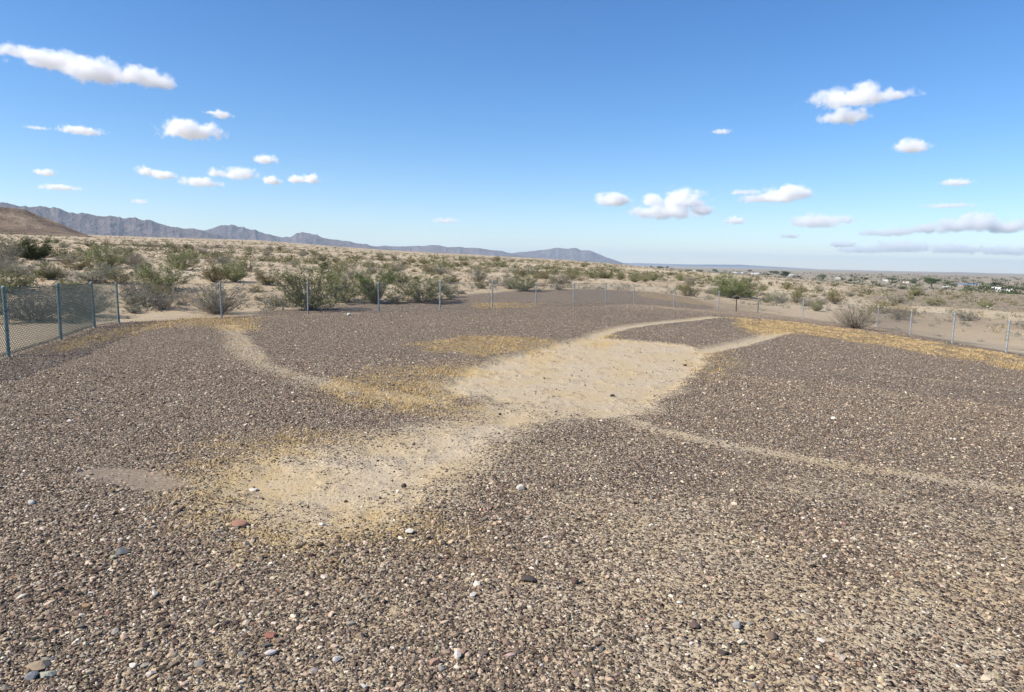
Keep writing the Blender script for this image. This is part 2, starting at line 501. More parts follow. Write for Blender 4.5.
class MB:
    """collects quads and triangles of one mesh"""
    def __init__(s): s.v = []; s.f = []
    def add(s, vs, fs):
        o = len(s.v); s.v += [tuple(v) for v in vs]; s.f += [tuple(i + o for i in f) for f in fs]
    def box(s, c, d):
        x, y, z = c; a, b, e = d[0] / 2, d[1] / 2, d[2] / 2
        s.add([(x + i * a, y + j * b, z + k * e) for k in (-1, 1) for j in (-1, 1) for i in (-1, 1)],
              [(0, 2, 3, 1), (4, 5, 7, 6), (0, 1, 5, 4), (2, 6, 7, 3), (0, 4, 6, 2), (1, 3, 7, 5)])
    def tube(s, pts, rad, n=5, cap=True):
        pts = [Vector(p) for p in pts]
        rs = rad if isinstance(rad, (list, tuple)) else [rad] * len(pts)
        vs = []; fs = []
        for i, p in enumerate(pts):
            d = (pts[min(i + 1, len(pts) - 1)] - pts[max(i - 1, 0)]).normalized()
            u = d.orthogonal().normalized() if abs(d.z) < 0.99 else Vector((1, 0, 0))
            u = (u - d * u.dot(d)).normalized(); w = d.cross(u)
            for k in range(n):
                a = 2 * math.pi * k / n
                vs.append(p + (u * math.cos(a) + w * math.sin(a)) * rs[i])
        for i in range(len(pts) - 1):
            for k in range(n):
                fs.append((i * n + k, i * n + (k + 1) % n, (i + 1) * n + (k + 1) % n, (i + 1) * n + k))
        if cap:
            fs.append(tuple(range(n - 1, -1, -1))); fs.append(tuple((len(pts) - 1) * n + k for k in range(n)))
        s.add(vs, fs)
    def mesh(s, name, m, smoothf=False):
        me = bpy.data.meshes.new(name)
        me.from_pydata(s.v, [], s.f); me.update()
        if smoothf: me.polygons.foreach_set('use_smooth', [True] * len(me.polygons))
        me.materials.append(m)
        return me
    def build(s, name, m, parent=None, loc=None, smoothf=False):
        return link(name, s.mesh(name, m, smoothf), parent, loc)

# ------------------------------------------------------------------ the ground sheet
az = np.concatenate([np.linspace(-46, 46, 720), np.linspace(46, 314, 140)[1:-1]])
az = np.radians(az)
rr = np.concatenate([np.geomspace(0.8, 62, 620), np.geomspace(62, 40000, 260)[1:]])
A, RR = np.meshgrid(az, rr)
GX, GY = np.sin(A) * RR, np.cos(A) * RR
GZ = ground_z(GX, GY)
na, nr = len(az), len(rr)
V = np.stack([GX.ravel(), GY.ravel(), GZ.ravel()], 1)
i = np.arange(nr - 1)[:, None] * na; j = np.arange(na)[None, :]; j2 = (j + 1) % na
Fq = np.stack([(i + j), (i + na + j), (i + na + j2), (i + j2)], -1).reshape(-1, 4)[:, ::-1]
sel = RR.ravel() < 330
bare = np.ones(len(V)); gold = np.zeros(len(V)); dust = np.zeros(len(V))
b_, g_, d_, fl_ = masks(V[sel, 0], V[sel, 1])
bare[sel], gold[sel], dust[sel] = b_, g_, d_
far = smooth(34, 60, RR.ravel() + 7 * fbm(V[:, 0] / 6, V[:, 1] / 6, 77, 3)) * 0.97
far = np.where(sel, np.maximum(far, 0.72 * outside(V[:, 0], V[:, 1]) * smooth(0.35, 0.8, bare)), far)
far[sel] *= 1 - fl_
V[sel, 2] += relief(b_, V[sel, 0], V[sel, 1])
# centre cap
V = np.vstack([V, [[0, 0, g1(0, 0)]]])
bare = np.append(bare, 0.2); gold = np.append(gold, 0); dust = np.append(dust, 0); far = np.append(far, 0)
me = mesh_np('ground', V, Fq, 4, M_GROUND, dict(bare=bare, gold=gold, dust=dust, far=far), True)
ground = link('ground', me); tag(ground, kind='structure')
cap = MB()
k0 = [(float(GX[0, q]), float(GY[0, q]), float(GZ[0, q])) for q in range(0, na)]
cap.add([(0, 0, g1(0, 0))] + k0, [(0, q + 2 if q + 1 < na else 1, q + 1) for q in range(na)])
tag(cap.build('ground_underfoot', M_GROUND), kind='structure')

# ------------------------------------------------------------------ mountains and hill
def bearing(px, py):
    d = ray(px, py)
    return d[0] / d[1], d[2] / math.hypot(d[0], d[1])

def build_mountain_mat(name, c1, c2, c3, bump):
    def f(nt, b):
        N = NT(nt)
        co = N.n('ShaderNodeTexCoord').outputs['Object']
        n = N.noise(0.36 / bump if bump > 20 else 0.017, co, 7, 0.7)
        c = N.ramp(n, [(.3, c1), (.5, c2), (.7, c3)])
        n2 = N.noise(0.03, co, 4, 0.7)
        bp = N.n('ShaderNodeBump'); bp.inputs['Strength'].default_value = 1.0; bp.inputs['Distance'].default_value = bump
        N.l(N.noise(0.9 / bump, co, 7, 0.68), bp.inputs['Height']); N.l(bp.outputs[0], b.inputs['Normal'])
        N.l(N.mix(N.math('MULTIPLY', N.smooth(n2, 0.4, 0.75), 0.5), c, c1), b.inputs['Base Color'])
        b.inputs['Specular IOR Level'].default_value = 0.1
    return mat(name, f)
M_MTN = build_mountain_mat('bare_mountain_rock', (.10, .073, .068), (.16, .128, .135), (.245, .20, .19), 90.0)
M_HILL = build_mountain_mat('brown_hill', (.095, .066, .049), (.25, .18, .12), (.46, .35, .235), 9.0)

def range_mesh(name, prof, dist, depth, mt, seed, cell, rough, na=420, nd=90, base=None):
    """a mountain range: crest line from a profile of (photo x, photo y of the crest), its body `depth` metres front to back"""
    T, Eh = zip(*[bearing(*p) for p in prof])
    T = np.array(T); H = CAM_H + np.array(Eh) * dist * np.sqrt(1)
    ang = np.arctan(T)
    aa = np.linspace(ang[0], ang[-1], na)
    crest = np.interp(aa, ang, H)
    ww = np.linspace(-1, 1, nd)
    AA, WW = np.meshgrid(aa, ww, indexing='ij')
    DD = dist + WW * depth / 2
    X, Y = np.sin(AA) * DD, np.cos(AA) * DD
    z0 = ground_z(X, Y) if base is None else base
    sh = (1 - np.abs(WW)) ** 1.15
    rg = ridged(X / cell, Y / cell, seed, 6)
    rl = ridged(AA * dist / (cell * 0.55), WW * 0.9 + 3, seed + 5, 4)
    amp = sh * (1 - 0.55 * (np.abs(WW) < 2) * rough * (1 - np.clip(0.55 * rg + 0.6 * rl, 0, 1)) * (1 - sh ** 3) * 1.6)
    jag = ridged(aa * dist / (cell * 0.30), aa * 0 + seed, seed + 9, 4) - 0.5
    lift = crest[:, None] * (1 + rough * 0.10 * jag[:, None] * sh ** 2 + rough * 0.10 * (rg - 0.5) * (0.3 + sh))
    Z = z0 * (1 - sh) + lift * amp + z0 * 0
    Z = np.where(np.abs(WW) > 0.97, np.minimum(Z, z0 - 6), Z)
    n1, n2 = X.shape
    V = np.stack([X.ravel(), Y.ravel(), Z.ravel()], 1)
    i = np.arange(n1 - 1)[:, None] * n2; j = np.arange(n2 - 1)[None, :]
    Fq = np.stack([i + j, i + n2 + j, i + n2 + j + 1, i + j + 1], -1).reshape(-1, 4)
    o = link(name, mesh_np(name, V, Fq, 4, mt, None, False))
    tag(o, kind='structure')
    return o
range_mesh('mountains', [(-260, 215), (-160, 200), (-80, 206), (-30, 200), (0, 203), (20, 206), (40, 204.5), (50, 207), (58, 206), (70, 211), (82, 213), (96, 215.5),
           (105, 214.5), (115, 215), (126, 217), (140, 218), (150, 220), (160, 223.5), (170, 226), (185, 228), (200, 229.5), (215, 234), (235, 240), (250, 243)],
           9500, 3600, M_MTN, 11, 620, 1.0, 520, 120)
range_mesh('mountains', [(188, 240), (198, 231), (212, 227.5), (222, 225), (231, 224), (240, 226), (252, 229), (268, 233), (282, 236), (290, 235.8), (296, 233),
           (302, 231), (308, 232.3), (316, 234.5), (325, 238), (335, 239.5), (350, 241), (362, 243), (378, 246), (400, 250)],
           12500, 2600, M_MTN, 23, 560, 0.8, 360, 90)
range_mesh('mountains', [(330, 250), (360, 247), (390, 245.8), (415, 245.6), (428, 244.6), (440, 244.8), (448, 246.3), (458, 246), (470, 247.3), (488, 248.5), (500, 250.5), (512, 253), (530, 257)],
           15500, 2500, M_MTN, 37, 600, 0.8, 320, 80)
range_mesh('mountains', [(490, 256), (512, 252.5), (530, 250.5), (545, 249), (555, 247.6), (562, 247.4), (568, 248), (576, 247.2), (581, 250), (590, 250.3), (598, 253.5), (608, 257.5),
           (618, 261), (632, 266)], 19000, 2600, M_MTN, 51, 700, 0.7, 260, 80)
range_mesh('mountains', [(560, 266), (600, 263), (640, 263), (690, 264.5), (740, 264.5), (790, 267.5), (850, 271), (940, 272.8), (955, 271.8), (990, 273.2), (1024, 274.5), (1100, 275), (1160, 278)],
           34000, 4500, M_MTN, 63, 1500, 0.7, 300, 60, base=VALLEY)
range_mesh('hill', [(-330, 222), (-200, 206), (-110, 200), (-50, 205), (-12, 204), (10, 207.5), (25, 209), (36, 214), (48, 218.5), (60, 223.5), (72, 229), (84, 233.5), (96, 238.5)],
           820, 330, M_HILL, 71, 150, 0.38, 420, 110)

# ------------------------------------------------------------------ haze
hz = MB(); hz.box((0, 0, (730 - 60) / 2), (84000, 84000, 730 + 60))
def build_haze(nt, b):
    nt.nodes.remove(b)
    v = nt.nodes.new('ShaderNodeVolumePrincipled')
    v.inputs['Color'].default_value = (.66, .84, 1.0, 1)
    v.inputs['Density'].default_value = 3.1e-5
    v.inputs['Anisotropy'].default_value = 0.2
    nt.links.new(v.outputs[0], nt.nodes['Material Output'].inputs['Volume'])
M_HAZE = mat('haze', lambda nt, b: build_haze(nt, b))
haze = hz.build('haze', M_HAZE); tag(haze, kind='stuff')

# ------------------------------------------------------------------ gravel
def ico(sub):
    import bmesh
    bm = bmesh.new(); bmesh.ops.create_icosphere(bm, subdivisions=sub, radius=1.0)
    bm.verts.ensure_lookup_table()
    v = np.array([x.co[:] for x in bm.verts]); f = np.array([[q.index for q in p.verts] for p in bm.faces])
    bm.free()
    return v, f
OCT = (np.array([(1, 0, 0), (-1, 0, 0), (0, 1, 0), (0, -1, 0), (0, 0, 1), (0, 0, -1)], float),
       np.array([(0, 2, 4), (2, 1, 4), (1, 3, 4), (3, 0, 4), (2, 0, 5), (1, 2, 5), (3, 1, 5), (0, 3, 5)]))
PAL = np.array([(.070, .052, .040), (.105, .080, .061), (.145, .112, .085), (.185, .144, .108), (.225, .176, .130), (.28, .22, .162), (.345, .275, .20),
                (.42, .34, .245), (.51, .43, .33), (.66, .60, .51), (.23, .14, .10), (.16, .148, .13), (.29, .275, .245)])
PAL = PAL * np.array([1.09, 1.025, .94])
PALW = np.array([12, 12, 11, 10, 9, 9, 10, 12, 10, 3.0, 1.6, 3.0, 2.5]); PALW = PALW / PALW.sum()

def gravel(X, Y, S, base, z_off, seed, dz=0.0):
    """stones of half-width S at (X, Y) as one vertex array"""
    g = np.random.default_rng(seed)
    bv, bf = base
    n, k = len(X), len(bv)
    ax = np.stack([S * g.uniform(.75, 1.45, n), S * g.uniform(.55, 1.0, n), S * g.uniform(.38, .8, n)], 1)
    jit = 1 + g.uniform(-.30, .24, (n, k, 1))
    P = bv[None] * jit * ax[:, None, :]
    a = g.uniform(0, 2 * np.pi, n); tx = g.normal(0, .22, n); ty = g.normal(0, .22, n)
    c, s = np.cos(a)[:, None], np.sin(a)[:, None]
    z = P[:, :, 2] + P[:, :, 0] * tx[:, None] + P[:, :, 1] * ty[:, None]
    x = P[:, :, 0] * c - P[:, :, 1] * s; y = P[:, :, 0] * s + P[:, :, 1] * c
    zc = ground_z(X, Y) + dz + ax[:, 2] * z_off
    Vv = np.stack([x + X[:, None], y + Y[:, None], z + zc[:, None]], -1).reshape(-1, 3)
    Ff = (bf[None] + (np.arange(n) * k)[:, None, None]).reshape(-1, 3)
    ci = g.choice(len(PAL), n, p=PALW)
    C = PAL[ci] * g.uniform(.8, 1.2, (n, 1)) * g.uniform(.94, 1.06, (n, 3))
    C = np.repeat(np.concatenate([C, np.ones((n, 1))], 1), k, 0)
    return Vv, Ff, C

def scatter(r0, r1, dens, amax=0.80, tmin=None):
    area = 0.5 * (r1 * r1 - r0 * r0) * 2 * amax
    n = int(area * dens)
    r = np.sqrt(rng.uniform(r0 * r0, r1 * r1, n)); a = rng.uniform(-amax, amax, n)
    return np.sin(a) * r, np.cos(a) * r

def zone(r0, r1, dens, med, sig, base, seed, keepbare=0.15, lo=0.004, hi=0.026):
    X, Y = scatter(r0, r1, dens)
    b, g, d, fl = masks(X, Y)
    keep = rng.uniform(0, 1, len(X)) < (1 - np.clip(b, 0, 1)) ** 1.0 * (1 - keepbare) + keepbare * (b > .3) * 0.55 + keepbare * (b <= .3)
    keep &= rng.uniform(0, 1, len(X)) > 0.82 * d + 0.35 * g
    keep &= (outside(X, Y) < 0.5) | (fl > 0.5)
    X, Y = X[keep], Y[keep]; bb = b[keep]
    S = np.clip(rng.lognormal(math.log(med), sig, len(X)), lo, hi) * (1 - 0.45 * np.clip(bb, 0, 1))
    return gravel(X, Y, S, base, 0.25, seed, relief(bb, X, Y))
I1, I2 = ico(1), ico(2)
parts = [zone(1.9, 4.6, 5200, .0034, .35, OCT, 9, .75, .002, .008), zone(1.9, 6.0, 4200, .0062, .55, I1, 1, .2), zone(2.0, 6.5, 14, .016, .28, I1, 2, .1, .010, .024),
         zone(6.0, 14.0, 1700, .0066, .48, I1, 3, .11), zone(14.0, 26.0, 420, .0092, .42, OCT, 4, .14), zone(26.0, 48.0, 60, .015, .4, OCT, 5, .1)]
def on_figure():
    X, Y = scatter(5, 24, 16)
    b, g, d, fl = masks(X, Y)
    k = (b > .55) & (outside(X, Y) < .2) & (rng.uniform(0, 1, len(X)) < .35 + .65 * smooth(.1, -.15, fbm(X * .9, Y * .9, 97, 3)))
    X, Y, b = X[k], Y[k], b[k]
    v, f, c = gravel(X, Y, np.clip(rng.lognormal(math.log(.009), .45, len(X)), .004, .028), I1, .45, 8, relief(b, X, Y))
    c[:, :3] *= np.repeat(rng.uniform(.35, .9, (len(X), 1)), len(I1[0]), 0)
    return v, f, c
parts.append(on_figure())
off = 0; Vs = []; Fs = []; Cs = []
for v, f, c in parts:
    Vs.append(v); Fs.append(f + off); Cs.append(c); off += len(v)
me = mesh_np('gravel', np.vstack(Vs), np.vstack(Fs), 3, M_STONE, dict(tint=np.vstack(Cs)), False)
print('gravel faces', len(me.polygons))
tag(link('gravel', me), 'dark desert pavement of small brown, grey and pale pebbles', 'gravel', kind='stuff')

# ------------------------------------------------------------------ dry grass
def grass():
    X, Y = scatter(3.5, 46, 95)
    b, g, d, fl = masks(X, Y)
    clump = smooth(-0.08, 0.15, fbm(X * 2.2, Y * 2.2, 91, 3))
    keep = rng.uniform(0, 1, len(X)) < g * clump * 0.95
    X, Y = X[keep], Y[keep]; dz = np.repeat(relief(b[keep], X, Y), 8)
    nb = 8
    X = np.repeat(X, nb) + rng.normal(0, .035, len(X) * nb); Y = np.repeat(Y, nb) + rng.normal(0, .035, len(Y) * nb)
    n = len(X); Z = ground_z(X, Y) + dz - 0.004
    h = rng.uniform(.02, .07, n); w = rng.uniform(.0015, .004, n) * (1 + np.hypot(X, Y) / 14)
    a = rng.uniform(0, 2 * np.pi, n); lean = rng.uniform(.3, 1.6, n) * h; la = rng.uniform(0, 2 * np.pi, n)
    p0 = np.stack([X - np.cos(a) * w, Y - np.sin(a) * w, Z], 1); p1 = np.stack([X + np.cos(a) * w, Y + np.sin(a) * w, Z], 1)
    p2 = np.stack([X + np.cos(la) * lean, Y + np.sin(la) * lean, Z + h], 1)
    V = np.stack([p0, p1, p2], 1).reshape(-1, 3)
    Fc = np.arange(n * 3).reshape(-1, 3)
    lr = np.repeat(rng.uniform(0, 1, n), 3)
    print('grass blades', n)
    tag(link('dry_grass', mesh_np('dry_grass', V, Fc, 3, M_GRASS, dict(leafrand=lr))), 'short golden dead grass in low patches', 'dry grass', kind='stuff')
grass()

# ------------------------------------------------------------------ chain link fence
PX_TOP = [None] + [p[2] for p in POST_PX] + [None, None]
def post_height(i):
    if PX_TOP[i] is None: return 1.25
    x, y = POSTS[i]; q = POST_PX[i - 1]
    d = ray(q[0] + (q[0] - CX) * 0.004, q[2])
    h = CAM_H + d[2] / d[1] * y - g1(x, y)
    return min(max(h, 1.0), 1.45)
HH = [post_height(i) for i in range(len(POSTS))]
print('posts', [(round(float(p[0]), 1), round(float(p[1]), 1), round(h, 2)) for p, h in zip(POSTS, HH)])
fence = empty('chain_link_fence', (POSTS[4][0], POSTS[4][1], g1(*POSTS[4])))
tag(fence, 'long chain link fence on thin metal posts around the gravel flat', 'fence')
FL = Vector(fence.location)
def span_mesh(a, b, za, zb, ha, hb, gap, rad):
    m = MB()
    L = float(np.hypot(*(b - a))); step = 0.082
    def P(u, w):   # u along 0..L, w 0..1 up the panel
        t = u / L
        return Vector((a[0] + (b[0] - a[0]) * t, a[1] + (b[1] - a[1]) * t, (za + (zb - za) * t) + gap + w * ((ha + (hb - ha) * t) - gap - 0.03))) - FL
    h = (ha + hb) / 2 - gap
    for sgn in (1, -1):
        u = -h
        while u < L:
            s0, s1 = u, u + h          # at bottom and top
            w0, w1 = 0.0, 1.0
            if s0 < 0: w0 = -s0 / h
            if s1 > L: w1 = (L - s0) / h
            if w1 - w0 > 0.03:
                x0, x1 = s0 + w0 * h, s0 + w1 * h
                if sgn > 0: m.tube([P(x0, w0), P(x1, w1)], rad, 3, False)
                else: m.tube([P(x0, 1 - w0), P(x1, 1 - w1)], rad, 3, False)
            u += step
    return m, P, L
for i in range(len(POSTS) - 1):
    a, b = POSTS[i], POSTS[i + 1]
    za, zb = g1(*a), g1(*b)
    left = i <= 3
    m, P, L = span_mesh(a, b, za, zb, HH[i], HH[i + 1], 0.05, 0.0052 if left else 0.0024)
    m.build('wire_mesh', M_WIRE_G if left else M_WIRE, fence)
    t = MB(); t.tube([P(0, 1.01), P(L * .5, 1.0), P(L, 1.01)], 0.004, 4)
    t.build('top_wire', M_WIRE_G if left else M_WIRE, fence)
    t = MB(); t.tube([P(0, 0.005), P(L * .5, 0.0), P(L, 0.005)], 0.003, 4)
    t.build('bottom_wire', M_WIRE_G if left else M_WIRE, fence)
for i, (x, y) in enumerate(POSTS):
    z = g1(x, y); left = i <= 4
    mt = M_TEAL if left else M_GALV
    m = MB(); base = Vector((x, y, z)) - FL; r = 0.034 if left else 0.030
    lean = Vector((random.uniform(-.03, .03), random.uniform(-.03, .03), 0))
    m.tube([base + Vector((0, 0, -.12)), base + Vector((0, 0, HH[i])) + lean], r, 10)
    p = m.build('post', mt, fence, smoothf=False)
    c = MB(); tp = base + Vector((0, 0, HH[i])) + lean
    c.tube([tp + Vector((0, 0, -.045)), tp + Vector((0, 0, .008)), tp + Vector((0, 0, .028))], [r + .006, r + .006, r * .5], 10)
    c.build('post_cap', mt, p)
    for q in range(4):
        tt = MB()
        zz = base + Vector((0, 0, .15 + q * (HH[i] - .25) / 3)) + lean * (q / 3)
        tt.tube([zz, zz + Vector((0, 0, .016))], r + .005, 10)
        tt.build('tie_band', M_WIRE_G if left else M_WIRE, p)

# marker post inside the fence
mx, my, mz = at(736, 311.5)
mk = empty('marker_post', (mx, my, mz)); tag(mk, 'short black marker post with a small black sign head, inside the back fence', 'marker')
m = MB(); m.tube([(0, 0, -.1), (0, 0, .84)], .032, 8); m.build('stem', M_BLACK, mk)
m = MB(); m.box((0, 0, .93), (.34, .05, .15)); m.box((0, -.03, .93), (.30, .012, .11)); m.build('sign_head', M_BLACK, mk)

# ------------------------------------------------------------------ shrubs
def shrub_mesh(seed, ns, leaves, lsize, h=1.0, w=1.0, spread=0.9, dense=0.5, twigs=3, tk=0.65):
    """unit shrub: stems fanning from the base, twigs off them, small leaf faces on the outer twigs"""
    g = random.Random(seed)
    m = MB(); tips = []
    for s in range(ns):
        a = g.uniform(0, 2 * math.pi)
        out = .56 * w * math.sqrt(g.random()) * g.uniform(.75, 1.12)
        hh = h * (0.22 + 0.78 * math.sqrt(max(0.0, 1 - min(1, out / (.58 * w)) ** 2))) * g.uniform(.62, 1.0)
        if g.random() < .3: hh *= g.uniform(.3, .7)
        p0 = Vector((g.gauss(0, .03), g.gauss(0, .03), 0))
        pts = [p0]
        for q in (0.35, 0.7, 1.0):
            bend = q ** (0.8 if hh > .5 * h else 0.62)
            pts.append(Vector((p0.x + math.cos(a) * out * bend + g.gauss(0, .018), p0.y + math.sin(a) * out * bend + g.gauss(0, .018), hh * q ** 0.95)))
        m.tube(pts, [.011 * tk, .008 * tk, .005 * tk, .0025 * tk], 3, False)
        for t in range(twigs):
            q = g.uniform(.14, .95); i0 = 0 if q < .35 else (1 if q < .7 else 2)
            b = pts[i0].lerp(pts[i0 + 1], (q - (0, .35, .7)[i0]) / (.35, .35, .3)[i0])
            d = Vector((math.cos(a + g.uniform(-1.2, 1.2)), math.sin(a + g.uniform(-1.2, 1.2)), g.uniform(.25, 1.3))).normalized()
            l = g.uniform(.10, .24) * h
            e = b + d * l
            m.tube([b, b.lerp(e, .5) + Vector((g.gauss(0, .012), g.gauss(0, .012), .008)), e], [.0045 * tk, .003 * tk, .0018 * tk], 3, False)
            tips.append((b, e))
        tips.append((pts[2], pts[3]))
    stems = m
    V = []; rr_ = []
    for k in range(leaves):
        b, e = g.choice(tips)
        t = g.random() ** 0.6
        c = b.lerp(e, t) + Vector((g.gauss(0, .022), g.gauss(0, .022), g.gauss(0, .020)))
        if c.z < 0.01: c.z = 0.01
        n = Vector((g.gauss(0, 1), g.gauss(0, 1), g.gauss(.3, 1))).normalized(); u = n.orthogonal().normalized(); v = n.cross(u)
        th = g.uniform(0, 6.28); u, v = u * math.cos(th) + v * math.sin(th), v * math.cos(th) - u * math.sin(th)
        s = lsize * g.uniform(.6, 1.4)
        V += [c - u * s * .5, c + v * s * .45, c + u * s * .7]
        x = min(1, max(0, .45 * g.random() + .55 * (hash((round(c.x * 5), round(c.y * 5), round(c.z * 5), seed)) % 97) / 97))
        rr_ += [x] * 3
    return stems, np.array([tuple(p) for p in V]), np.array(rr_)

def make_proto(seed, ns, leaves, lsize, lm, sm, **kw):
    st, V, lr = shrub_mesh(seed, ns, leaves, lsize, **kw)
    sme = st.mesh('stems', sm)
    fme = mesh_np('foliage', V, np.arange(len(V)).reshape(-1, 3), 3, lm, dict(leafrand=lr)) if leaves else None
    return sme, fme
PR = {
    'green': [make_proto(100 + q, 46, 9500, .027, M_GREEN, M_TWIG, w=1.0, twigs=6) for q in range(4)],
    'fresh': [make_proto(220 + q, 60, 12000, .024, M_FRESH, M_TWIG, w=1.0, twigs=7) for q in range(2)],
    'dark': [make_proto(120 + q, 70, 15000, .030, M_DARK, M_BARK, w=1.0, twigs=8) for q in range(2)],
    'twiggy': [make_proto(140 + q, 95, 3200, .016, M_GREY, M_TWIG, w=1.0, twigs=9, tk=.42) for q in range(3)],
    'grey': [make_proto(160 + q, 50, 6500, .028, M_GREY, M_TWIG, w=1.0, twigs=6) for q in range(3)],
    'olive': [make_proto(180 + q, 40, 6500, .029, M_OLIVE, M_TWIG, w=1.0, twigs=5) for q in range(3)],
    'dry': [make_proto(200 + q, 40, 1800, .030, M_DRY, M_TWIG, w=1.4, twigs=4, spread=1.3) for q in range(2)],
}
NAME = {'green': 'creosote_bush', 'dark': 'desert_tree', 'fresh': 'creosote_bush', 'twiggy': 'twiggy_shrub', 'grey': 'grey_shrub', 'olive': 'olive_shrub', 'dry': 'dry_shrub'}
def shrub(kind, x, y, w, h, label, group=None, detail=True):
    sme, fme = random.choice(PR[kind])
    o = empty(NAME[kind], (x, y, g1(x, y) - 0.02))
    o.rotation_euler = (0, 0, random.uniform(0, 6.28))
    o.scale = (w / 1.0, w / 1.0, h / .95)
    tag(o, label, 'bush', group)
    link('stems', sme, o)
    if fme: link('foliage', fme, o)
    return o

SHRUBS = [  # photo x of the middle, y of the foot, width, height, kind, label
    (32, 260, 34, 20, 'dark', 'dense dark green rounded bush standing out alone before the brown hill'),
    (6, 267, 30, 26, 'grey', 'grey-green bush cut by the left edge of the photo, left of the dark green bush'),
    (8, 292, 44, 24, 'green', 'green bush rising behind the first teal post at the far left'),
    (34, 321, 70, 34, 'grey', 'low dull bush seen through the wire between the first two teal posts'),
    (84, 317, 46, 30, 'grey', 'low dull bush seen through the wire between the second and third teal posts'),
    (62, 278, 18, 12, 'twiggy', 'small dark grey leafless shrub above the second teal post'),
    (80, 270, 26, 14, 'olive', 'olive shrub right of the dark green bush'),
    (108, 268, 34, 24, 'green', 'tall spreading grey-green creosote above the teal corner post'),
    (94, 283, 30, 14, 'grey', 'pale grey scrub right behind the third teal post'),
    (138, 269, 26, 16, 'twiggy', 'dark grey twiggy shrub beside the tall spreading creosote'),
    (118, 284, 22, 16, 'olive', 'olive shrub poking up behind the corner post of the fence'),
    (160, 290, 42, 28, 'green', 'wide ragged creosote in the gap of the fence, bare stems at its foot'),
    (182, 270, 26, 20, 'green', 'green creosote behind and right of the wide ragged one'),
    (214, 282, 26, 22, 'olive', 'olive half of the paired bushes above the first grey post'),
    (234, 282, 24, 24, 'green', 'green half of the paired bushes above the first grey post'),
    (218, 314, 66, 33, 'twiggy', 'big bare grey twiggy bush behind the first grey post'),
    (184, 305, 20, 14, 'dry', 'dry brown shrub left of the big grey twiggy bush'),
    (215, 259, 8, 9, 'green', 'small upright green shrub far behind the paired bushes'),
    (267, 285, 26, 18, 'olive', 'dark olive shrub between the paired bushes and the big creosote'),
    (312, 310, 62, 46, 'green', 'biggest creosote, spreading behind the second grey post'),
    (346, 302, 40, 32, 'green', 'creosote joined to the right side of the biggest one'),
    (374, 303, 34, 34, 'fresh', 'bright green creosote behind the third grey post'),
    (275, 306, 26, 14, 'grey', 'low pale shrub at the left foot of the biggest creosote'),
    (340, 273, 14, 13, 'green', 'lone green shrub on the plain above the biggest creosote'),
    (390, 284, 16, 18, 'fresh', 'deep green upright shrub behind the bright green creosote'),
    (402, 284, 14, 12, 'grey', 'small grey shrub right of the deep green upright shrub'),
    (421, 302, 52, 29, 'green', 'rounded creosote left of the fourth grey post'),
    (448, 297, 20, 16, 'grey', 'grey shrub behind the fourth grey post'),
    (394, 303, 16, 10, 'grey', 'low grey shrub left of the rounded creosote'),
    (441, 268, 12, 8, 'green', 'dark far shrub on the plain above the rounded creosote'),
    (478, 282, 16, 16, 'grey', 'loose grey-green shrub left of the fifth grey post'),
    (492, 284, 8, 7, 'twiggy', 'small dark shrub just behind the top of the fifth grey post'),
    (461, 294, 10, 5, 'grey', 'flat grey shrub low behind the fence between the fourth and fifth grey posts'),
    (525, 291, 28, 18, 'green', 'yellow-green creosote left of the sixth grey post'),
    (559, 290, 14, 8, 'twiggy', 'low brown twiggy shrub between the sixth and seventh grey posts'),
    (573, 278, 14, 11, 'green', 'dark shrub on the plain above the seventh grey post'),
    (602, 277, 9, 9, 'olive', 'small olive shrub above the eighth grey post'),
    (620, 280, 10, 9, 'green', 'round green shrub right of the eighth grey post'),
    (635, 282, 12, 8, 'green', 'wide dark shrub above the ninth grey post'),
    (645, 282, 8, 8, 'olive', 'short olive shrub right of the wide dark one'),
    (653, 281, 8, 10, 'green', 'narrow upright green shrub right of the short olive one'),
    (681, 281, 9, 8, 'green', 'green shrub farther out above the tenth grey post'),
    (683, 291, 14, 9, 'green', 'bright low green shrub behind the tenth grey post'),
    (730, 298, 30, 25, 'fresh', 'bright green left half of the tall bush behind the marker post'),
    (747, 298, 28, 22, 'green', 'green right half of the tall bush behind the marker post'),
    (712, 294, 16, 6, 'grey', 'low grey mound at the left of the tall bush by the marker'),
    (774, 301, 20, 7, 'grey', 'low pale scrub right of the tall bush by the marker'),
    (797, 303, 12, 12, 'olive', 'small olive shrub beyond the fence, leftmost of a row of three'),
    (816, 311, 13, 12, 'green', 'small round green shrub, lowest of a row of three'),
    (835, 304, 15, 15, 'olive', 'upright olive shrub, rightmost of a row of three'),
    (855, 328, 46, 29, 'twiggy', 'open twiggy bush with bare branches hard against the right fence'),
    (866, 322, 14, 18, 'olive', 'olive clump growing out of the open twiggy bush at the right fence'),
    (900, 316, 24, 11, 'olive', 'yellowish mound of shrub behind the right fence'),
    (935, 306, 15, 7, 'green', 'low green shrub on the stony ridge to the right'),
    (881, 303, 16, 6, 'dry', 'dry low shrub on the ridge above the open twiggy bush'),
]
SP = []
for px, py, w, h, kd, lab in SHRUBS:
    p = at(px, py); dpt = p[1] * math.cos(PITCH) - (p[2] - CAM_H) * math.sin(PITCH)
    shrub(kd, p[0], p[1], w * 1.12 * dpt / F_PX, h * 1.08 * dpt / F_PX, lab)
    SP.append((p[0], p[1], w * dpt / F_PX / 2))
SP = np.array(SP)

